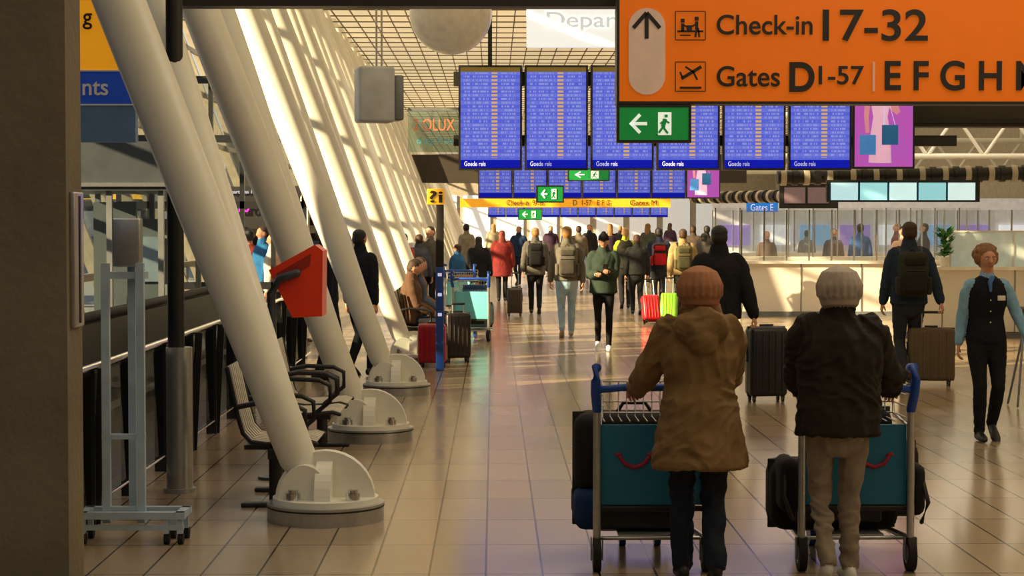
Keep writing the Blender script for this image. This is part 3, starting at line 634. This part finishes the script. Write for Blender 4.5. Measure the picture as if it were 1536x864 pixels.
    if face:
        for s in(-1,1):
            HB.use(M_eye); HB.ell((s*.031,.083,1.65),(.0135,.010,.008),10,8); HB.use(M_iris); HB.ell((s*.031,.0905,1.65),(.006,.004,.006),8,6)
            HB.use(hair); HB.loft([(s*.016,.096,1.671),(s*.034,.094,1.675),(s*.05,.082,1.668)],[.004,.0045,.003],n=6)
        HB.use(M_lip); HB.loft([(-.024,.084,1.588),(0,.094,1.587),(.024,.084,1.588)],[(.004,.004),(.006,.007),(.004,.004)],side=(0,1,0),n=8)
    B.M=Matrix.Identity(4); HB.M=Matrix.Identity(4)
    me=bpy.data.meshes.new('tmp'); me.from_pydata([tuple(v) for v in B.v],[],B.f); o=bpy.data.objects.new('tmp',me); bpy.context.collection.objects.link(o)
    md=o.modifiers.new('r','REMESH'); md.mode='VOXEL'; md.voxel_size=vox; md.adaptivity=0
    md=o.modifiers.new('s','SMOOTH'); md.factor=.5; md.iterations=3 if vox>.01 else 4
    dg=bpy.context.evaluated_depsgraph_get(); m2=bpy.data.meshes.new_from_object(o.evaluated_get(dg)); bpy.data.objects.remove(o)
    nv=len(m2.vertices); cov=np.empty(nv*3,np.float32); m2.vertices.foreach_get('co',cov); cov=cov.reshape(-1,3)
    tree=BVHTree.FromPolygons(B.v,B.f); faces=[list(p.vertices) for p in m2.polygons]; mis=[]
    no=np.empty(nv*3,np.float32); m2.vertices.foreach_get('normal',no); no=no.reshape(-1,3)
    lab=[0]*nv
    for i in range(nv): lab[i]=B.mi[tree.find_nearest(V(cov[i]))[2]]
    skip={B.mats.index(m) for m in (skin,hair,ms) if m in B.mats}
    if hat: skip.add(B.mats.index(cloth(*hat)))
    if wr:
        sd=X*7.3+Y
        for i in range(nv):
            if lab[i] in skip: continue
            x,y,z=cov[i]; 
            n0=noise.noise(V((x*3+sd,y*3,z*3)))
            a=noise.noise(V((x*8+z*5+n0*2+sd,y*8,z*6-x*4+n0*3))); a2=noise.noise(V((x*13-z*9,y*13+sd,z*14+n0*4)))
            cov[i]+=no[i]*(wr*((1-2.6*abs(a))*.8+(.7-2.2*abs(a2))*.45))
    for f in faces:
        l=[lab[j] for j in f]; mis.append(max(set(l),key=l.count))
    Fm=MB(); Fm.mats=list(B.mats); Fm.v=[V(p) for p in cov]; Fm.f=faces; Fm.mi=mis; Fm.sm=[True]*len(faces)
    off=len(Fm.v); mp=[]
    for m in HB.mats:
        if m not in Fm.mats: Fm.mats.append(m)
        mp.append(Fm.mats.index(m))
    Fm.v+=HB.v; Fm.f+=[[j+off for j in f] for f in HB.f]; Fm.mi+=[mp[j] for j in HB.mi]; Fm.sm+=HB.sm
    Fm.obj('body',E); bpy.data.meshes.remove(m2)
    if pack: backpack(E,pack[0],pack[1] if len(pack)>1 else None,y=-.115-q)
    return E

def suitcase(X,Y,rz,w,h,d,col,hh=.35,tilt=0,name='suitcase',hard=True):
    e=empty(name,(X,Y,0),math.radians(rz)); b=MB(); e.rotation_euler.x=tilt
    m=mat('case_%d_%d_%d'%col,c(*col),.35 if hard else .8,var=.1); z=.06+h/2
    b.use(m); b.rbox((0,0,z),(w,d,h),.045)
    for i in range(-2,3): b.rbox((i*w*.17,0,z),(w*.05,d+.016,h*.86),.006)
    b.use(M_black); b.rbox((0,0,z),(w+.006,.014,h+.006),.004)
    for s in(-1,1):
        b.rbox((s*(w/2+.0),0,z+h*.1),(.03,.03,.16),.01)
        for t in(-1,1):
            b.cyl((s*w*.38-.012,t*d*.33,.03),(s*w*.38+.012,t*d*.33,.03),.03,n=14); b.box(s*w*.38,t*d*.33,.06,.035,.04,.03)
        if hh>0: b.use(M_steel); b.cyl((s*w*.22,-d*.33,.06+h-.02),(s*w*.22,-d*.33,.06+h+hh),.008,n=8); b.use(M_black)
    b.rbox((0,0,.06+h+.015),(.15,.03,.02),.008)
    if hh>0: b.rbox((0,-d*.33,.06+h+hh),(w*.44+.03,.03,.03),.012)
    b.obj('case',e); return e

TEAL=mat('cart_teal',c(16,108,146),.45,var=.06); BLUE=mat('cart_blue',c(18,70,165),.4)
def cart(X,Y,rz=0,logo=0.0,teal=None):
    e=empty('luggage_trolley',(X,Y,0),math.radians(rz)); b=MB().use(M_steel)
    for s in(-1,1):
        b.tube([(s*.29,0,.13),(s*.29,0,.5),(s*.29,0,.86),(s*.29,-.02,.95)],.021,10)
        b.tube([(s*.29,0,.17),(s*.26,.5,.15),(s*.16,.92,.14)],.017,8)
        b.tube([(s*.27,.02,.78),(s*.25,.25,.82),(s*.25,.27,.97)],.008,6)
    for y,x in((.1,.28),(.4,.265),(.65,.22),(.9,.16)): b.tube([(-x,y,.16),(x,y,.16)],.011,6)
    b.box(0,.5,.175,.34,.8,.008)
    b.obj('frame',e)
    b=MB().use(BLUE); b.tube([(-.29,-.03,.97),(-.15,-.05,.985),(.15,-.05,.985),(.29,-.03,.97)],.02,10)
    for s in(-1,1): b.tube([(s*.29,-.0,.86),(s*.3,-.03,.95),(s*.3,-.06,1.02),(s*.295,-.03,1.09),(s*.29,.03,1.08)],.026,10)
    b.obj('handle',e)
    b=MB().use(teal or TEAL); b.rbox((0,.03,.565),(.545,.014,.43),.006)
    if logo is not None: L=logo; b.use(mat('logo_red',c(150,30,60),.5)); b.tube([(L-.075,.018,.605),(L-.05,.018,.57),(L,.018,.552),(L+.05,.018,.57),(L+.075,.018,.605)],.012,8); b.ell((L-.085,.018,.62),(.02,.006,.011)); b.ell((L+.085,.018,.62),(.02,.006,.011))
    b.use(M_black); b.rbox((0,.03,.33),(.56,.02,.03),.008); b.obj('advert_panel',e)
    b=MB().use(M_steel)
    for z in(.82,.88,.94,.99): b.tube([(-.26,.0,z),(-.25,.26,z),(.25,.26,z),(.26,.0,z)],.0045,5)
    for i in range(12): x=-.25+i*.5/11; b.tube([(x,.0,.8),(x,.26,.8),(x,.26,.99)],.004,5)
    b.obj('basket',e)
    b=MB()
    for s in(-1,1):
        b.use(M_rubber); b.cyl((s*.29-.02,0,.09),(s*.29+.02,0,.09),.09,n=24); b.use(M_grey); b.cyl((s*.29-.023,0,.09),(s*.29+.023,0,.09),.05,n=16); b.box(s*.29+.03,0,.12,.006,.04,.12); b.box(s*.29-.03,0,.12,.006,.04,.12)
        b.use(BLUE); b.cyl((s*.1-.018,.8,.07),(s*.1+.018,.8,.07),.07,n=20); b.use(M_grey); b.box(s*.1,.8,.135,.05,.05,.04)
    b.obj('wheels',e); return e
def bag(par,cn,sz,col,r=.08,hard=False):
    b=MB().use(cloth(*col)); b.rbox(cn,sz,r); b.use(M_black); b.tube([(cn[0]-.1,cn[1],cn[2]+sz[2]/2-.01),(cn[0]-.06,cn[1],cn[2]+sz[2]/2+.05),(cn[0]+.06,cn[1],cn[2]+sz[2]/2+.05),(cn[0]+.1,cn[1],cn[2]+sz[2]/2-.01)],.012,8); b.rbox((cn[0],cn[1]-.0,cn[2]),(sz[0]*1.01,.015,sz[2]*1.01),.006)
    b.rbox((cn[0],cn[1]-sz[1]/2,cn[2]-.04),(sz[0]*.7,.04,sz[2]*.5),.02)
    return b.obj('luggage_bag',par)
ca=cart(.84,9.87,0,-.09); 
bag(ca,(-.06,.42,.6),(.68,.34,.42),(34,32,34)); bag(ca,(-.08,.45,.29),(.64,.5,.22),(24,52,100),.06); bag(ca,(.05,.75,.4),(.4,.25,.4),(24,24,28))
cb_=cart(1.93,9.87,0,.1); bag(cb_,(-.06,.4,.36),(.7,.35,.38),(24,22,24)); bag(cb_,(.14,.6,.42),(.62,.3,.42),(30,28,32),.07); bag(cb_,(.05,.35,.72),(.4,.3,.25),(20,28,40))
b=MB().use(cloth(28,26,28)); b.rbox((-.34,.2,.44),(.1,.3,.3),.05); b.rbox((.34,.2,.42),(.1,.3,.28),.05); b.use(M_black); b.tube([(-.36,.1,.56),(-.38,.02,.4),(-.34,0,.28)],.012,6); b.tube([(.37,.1,.5),(.39,.02,.36),(.35,.0,.26)],.012,6); b.obj('shoulder_bag',cb_)

person('woman_in_parka',1.05,9.46,0,1.62,top=(128,102,70),bottom=(30,38,54),shoes=(22,22,24),hat=(160,112,84),hood=True,hem=.66,bulk=.035,flare=.035,waist=.018,stride=.28,lead=-1,lh=(-.32,.36,1.06),rh=(.12,.38,1.06),vox=.0085,wr=.015,lean=.06)
person('person_in_dark_jacket',1.76,9.46,0,1.62,top=(40,36,31),bottom=(138,126,112),shoes=(215,215,215),hat=(166,154,148),hem=.84,bulk=.055,stride=.18,lead=1,lh=(-.14,.38,1.06),rh=(.36,.38,1.06),vox=.0085,wr=.015,lean=.05,legw=.88,hood=False)
X,Y=G(1478,660)
A=person('airline_attendant',X,Y,180,1.64,top=(130,175,212),vest=(20,22,34),bottom=(18,18,24),shoes=(14,14,16),style='curly',hair=mat('hair_auburn',c(132,94,62),.6,var=.3,scale=60),face=True,stride=.16,lead=1,vox=.0085,wr=.004,hem=.9,legw=1.0,slim=1.0,waist=.012,lh=(-.36,.1,.92),turn=8)
b=MB().use(M_white); b.rbox((-.1,.135,1.3),(.07,.008,.045),.003); b.use(mat('scarf_blue',c(60,110,180),.6)); b.loft([(-.03,.09,1.49),(0,.115,1.44),(0,.14,1.36)],[(.02,.01),(.022,.012),(.012,.006)],n=8); b.use(M_chrome)
for z in (1.28,1.18,1.08): b.ell((.0,.142,z),(.008,.004,.008),8,6)
b.obj('uniform_badge',A)
X,Y=G(1522,610); b=MB().use(M_grey); 
for a in(0,2.1,4.2): b.tube([(0,0,.75),(math.cos(a)*.2,math.sin(a)*.2,.02)],.012,8)
b.tube([(0,0,.75),(0,0,.98)],.014,8); b.rbox((0,0,1.0),(.2,.12,.03),.01); b.obj('tripod_stand',loc=(X+.08,Y,0))

P_=W(1078,500,18.7)
person('man_in_black_jacket',P_.x,18.7,0,1.82,top=(26,26,30),bottom=(30,30,36),style='short',hair=H_bk,bulk=.045,hem=.86,stride=.3,lead=-1,rh=(.34,-.05,.86),vox=.011,wr=.008,hood=False)
X,Y=G(1149,602); suitcase(X,Y,8,.40,.72,.26,(26,30,34),.0)
X,Y=G(1328,565); 
person('man_with_backpack',X,21.2,0,1.86,top=(38,52,68),bottom=(44,46,52),style='short',bulk=.025,hem=.88,stride=.3,lead=1,rh=(.33,-.12,.86),vox=.012,wr=.005,pack=((46,48,38),),hair=H_br)
X,Y=G(1396,578); suitcase(X,Y,-8,.52,.6,.26,(92,76,56),.18,hard=False)
def pp(name,x,yf,yt=None,**kw):
    X,Y=G(x,yf)
    if yt is not None: kw['H']=max(1.45,min(1.98,W(x,yt,Y).z))
    return person(name,X,Y,**kw)
pp('man_in_jeans',850,506,340,top=(104,100,92),bottom=(150,180,205),shoes=(170,160,150),bulk=.025,hem=.9,stride=.3,lead=1,pack=((98,94,86),),hair=H_bl,vox=.013)
w=pp('woman_with_phone',905,526,350,head=178,top=(48,62,54),bottom=(14,14,16),shoes=(235,235,235),bulk=.045,hem=.86,stride=.2,lead=-1,style='cap',hat=(30,32,34),face=True,lh=(-.05,.3,1.2),rh=(.1,.28,1.16),legw=.85,nod=14,hair=H_br,slim=.95)
b=MB().use(M_black); b.rbox((-.02,.36,1.24),(.075,.012,.15),.005,Matrix.Rotation(-.6,3,'X')); b.obj('phone',w)
pp('traveler_with_backpack',803,471,342,top=(92,88,82),bottom=(22,22,26),bulk=.03,hem=.8,stride=.22,lead=-1,pack=((24,24,26),),hair=H_bl,style='short')
X,Y=G(772,474); suitcase(X,Y,5,.3,.5,.2,(60,50,44),.3)
pp('woman_in_red_coat',753,452,346,top=(112,36,36),bottom=(26,22,26),bulk=.05,hem=.62,flare=.03,stride=.1,style='long',hair=mat('hair_red',c(110,40,24),.6),scarf=(120,30,30))
pp('traveler',718,470,355,top=(24,24,28),bottom=(26,26,30),bulk=.05,hem=.7,stride=.1,style='long',hair=H_bk)
pp('traveler',686,480,368,head=60,top=(34,84,130),bottom=(30,40,60),bulk=.04,stride=.1,hair=H_br)
pp('traveler',938,463,342,top=(150,165,40),bottom=(30,30,36),bulk=.02,stride=.25,lead=1,style='pony',hair=H_bl,vest=(38,38,34))
pp('traveler',955,472,352,top=(28,30,30),bottom=(24,26,30),bulk=.03,stride=.2,hair=H_br,lead=-1)
pp('traveler_with_backpack',988,470,342,top=(36,44,66),bottom=(40,42,50),bulk=.03,stride=.25,pack=((40,20,26),(170,24,34)),hair=H_bk)
pp('traveler_with_backpack',1024,480,344,top=(150,130,92),bottom=(46,48,44),bulk=.04,stride=.2,lead=-1,pack=((82,78,50),),hair=H_br)
pp('traveler',1056,470,350,top=(70,66,62),bottom=(30,30,34),bulk=.03,stride=.2,hair=H_bk)
X,Y=G(978,486); suitcase(X,Y,10,.32,.48,.22,(205,24,34),.3,-.35)
X,Y=G(1003,482); suitcase(X,Y,-10,.32,.48,.22,(120,190,40),.3,-.35)
pp('traveler',645,478,340,head=150,top=(90,84,74),bottom=(40,40,44),bulk=.02,stride=.1,hair=H_bk,face=True)
def pd(name,x,d,yt,**kw):
    p=W(x,yt,d); kw['H']=max(1.45,min(1.95,p.z)); return person(name,p.x,d,**kw)
pd('man_in_suit',488,21.8,334,head=-70,top=(22,26,40),bottom=(20,22,32),bulk=.01,stride=.12,hair=H_bk)
pd('man_in_suit',540,22.6,345,head=-30,top=(26,30,42),bottom=(18,20,30),bulk=.02,stride=.2,hair=H_bk)
pd('traveler',410,27.5,350,head=90,top=(226,215,205),bottom=(60,60,70),bulk=.02,stride=.15,hair=H_bl)
pd('traveler',394,29,340,head=120,top=(40,110,170),bottom=(40,40,50),bulk=.02,hair=H_br)
pd('traveler',374,31,344,head=10,top=(170,70,50),bottom=(40,40,50),hair=H_bk)
pd('traveler',436,29,352,head=-90,top=(60,56,54),bottom=(40,40,50),hair=H_bk,bulk=.03)
pd('traveler',455,27,348,head=40,top=(190,50,36),bottom=(40,40,50),hair=H_br,bulk=.03)
pd('traveler',628,36,352,head=30,top=(70,74,84),bottom=(40,40,50),hair=H_br,bulk=.03)
pd('traveler',606,34,350,head=-40,top=(150,60,46),bottom=(40,40,50),hair=H_bk,bulk=.03)
for (y,col,hc) in ((25.7,(96,70,54),H_br),(26.4,(52,48,46),H_bk),(27.1,(60,84,130),H_bl),(27.8,(120,90,70),H_br)):
    person('seated_traveler',-1.13,y,-90,1.74,top=col,bottom=(36,38,48),sit=True,bulk=.025,hair=hc,stride=0,nod=18)
X,Y=G(686,543); suitcase(X,Y,12,.34,.6,.24,(40,32,34),.12)
X,Y=G(640,560); suitcase(-.78,24.0,-6,.36,.5,.28,(160,22,42),.0)
X,Y=G(706,512); cf=cart(X,Y,-12,None,mat('cart_cyan',c(110,200,215),.4,var=.04)); bag(cf,(0,.45,.4),(.5,.45,.4),(110,140,150)); bag(cf,(0,.35,.75),(.4,.3,.25),(40,70,110))
X,Y=G(690,486); cf=cart(X,Y,-20,None,mat('cart_cyan',c(110,200,215),.4)); bag(cf,(0,.45,.4),(.5,.45,.4),(60,60,70)); bag(cf,(0,.35,.75),(.45,.3,.3),(150,120,90))
cols=[(40,42,48),(70,60,52),(120,110,96),(36,56,92),(30,30,32),(84,92,84),(150,140,120),(56,40,60)]
rng=random.Random(3)
for i,(x,d) in enumerate(((778,56),(826,66),(868,54),(884,62),(915,56),(930,74),(972,58),(1040,52),(1005,76),(740,70),(850,84),(1060,47),(700,52))):
    cc=cols[rng.randrange(8)]; p=W(x,400,d)
    person('traveler',p.x,d,rng.choice((0,0,180,20,160,-30)),rng.uniform(1.62,1.86),top=cc,bottom=rng.choice(((28,30,36),(40,50,76),(60,58,54))),bulk=rng.uniform(0,.04),hem=rng.choice((.9,.85,.7)),stride=rng.choice((.1,.25,.3)),lead=rng.choice((-1,1)),hair=rng.choice((H_br,H_bk,H_bl)),style=rng.choice(('short','long','short')),vox=.02,wr=0)
for i,(x,d) in enumerate(((1355,36),(1290,44),(1345,47),(1250,46),(1210,52),(1385,43),(1150,45))):
    cc=[(200,170,150),(60,100,160),(120,60,60),(70,70,80),(150,150,160),(40,44,60),(90,70,60)][i]; p=W(x,400,d)
    person('check_in_agent' if i%2 else 'traveler',p.x,d,[180,0,90][i%3],rng.uniform(1.65,1.85),top=cc,bottom=(36,36,44),bulk=.01,stride=.1,hair=rng.choice((H_br,H_bk,H_bl)),vox=.018,wr=0)

# ================= LIGHT =================
w=bpy.data.worlds.new('World'); sc.world=w; w.use_nodes=True; nt=w.node_tree; bg=nt.nodes['Background']
tc=nt.nodes.new('ShaderNodeTexCoord'); sp=nt.nodes.new('ShaderNodeSeparateXYZ'); nt.links.new(tc.outputs['Generated'],sp.inputs[0])
rp=nt.nodes.new('ShaderNodeValToRGB'); rp.color_ramp.elements[0].position=0; rp.color_ramp.elements[0].color=(.82,.77,.64,1); rp.color_ramp.elements[1].position=.6; rp.color_ramp.elements[1].color=(.46,.58,.82,1)
nt.links.new(sp.outputs[2],rp.inputs[0]); nt.links.new(rp.outputs[0],bg.inputs[0]); bg.inputs[1].default_value=1.1
s=bpy.data.lights.new('sun','SUN'); s.energy=18; s.angle=.012; s.color=(1,.77,.46); so=bpy.data.objects.new('sun',s); bpy.context.collection.objects.link(so)
src=V((-.85,-.42,.33)); so.rotation_euler=src.to_track_quat('Z','Y').to_euler(); so.location=(-30,0,20)
for (x,y,z,p_,sx) in ((3,34,5.9,170,6),(9,44,5.9,360,8),(3,70,5.9,280,8),(3,95,5.9,280,8),(4,12,5.9,130,4)):
    l=bpy.data.lights.new('hall_fill_light','AREA'); l.energy=p_; l.size=sx; l.color=(1,.88,.7); o=bpy.data.objects.new('hall_fill_light',l); bpy.context.collection.objects.link(o); o.location=(x,y,z)  # added fill lamps without fixtures, brightening hall and counters
print('done',len(bpy.data.objects))
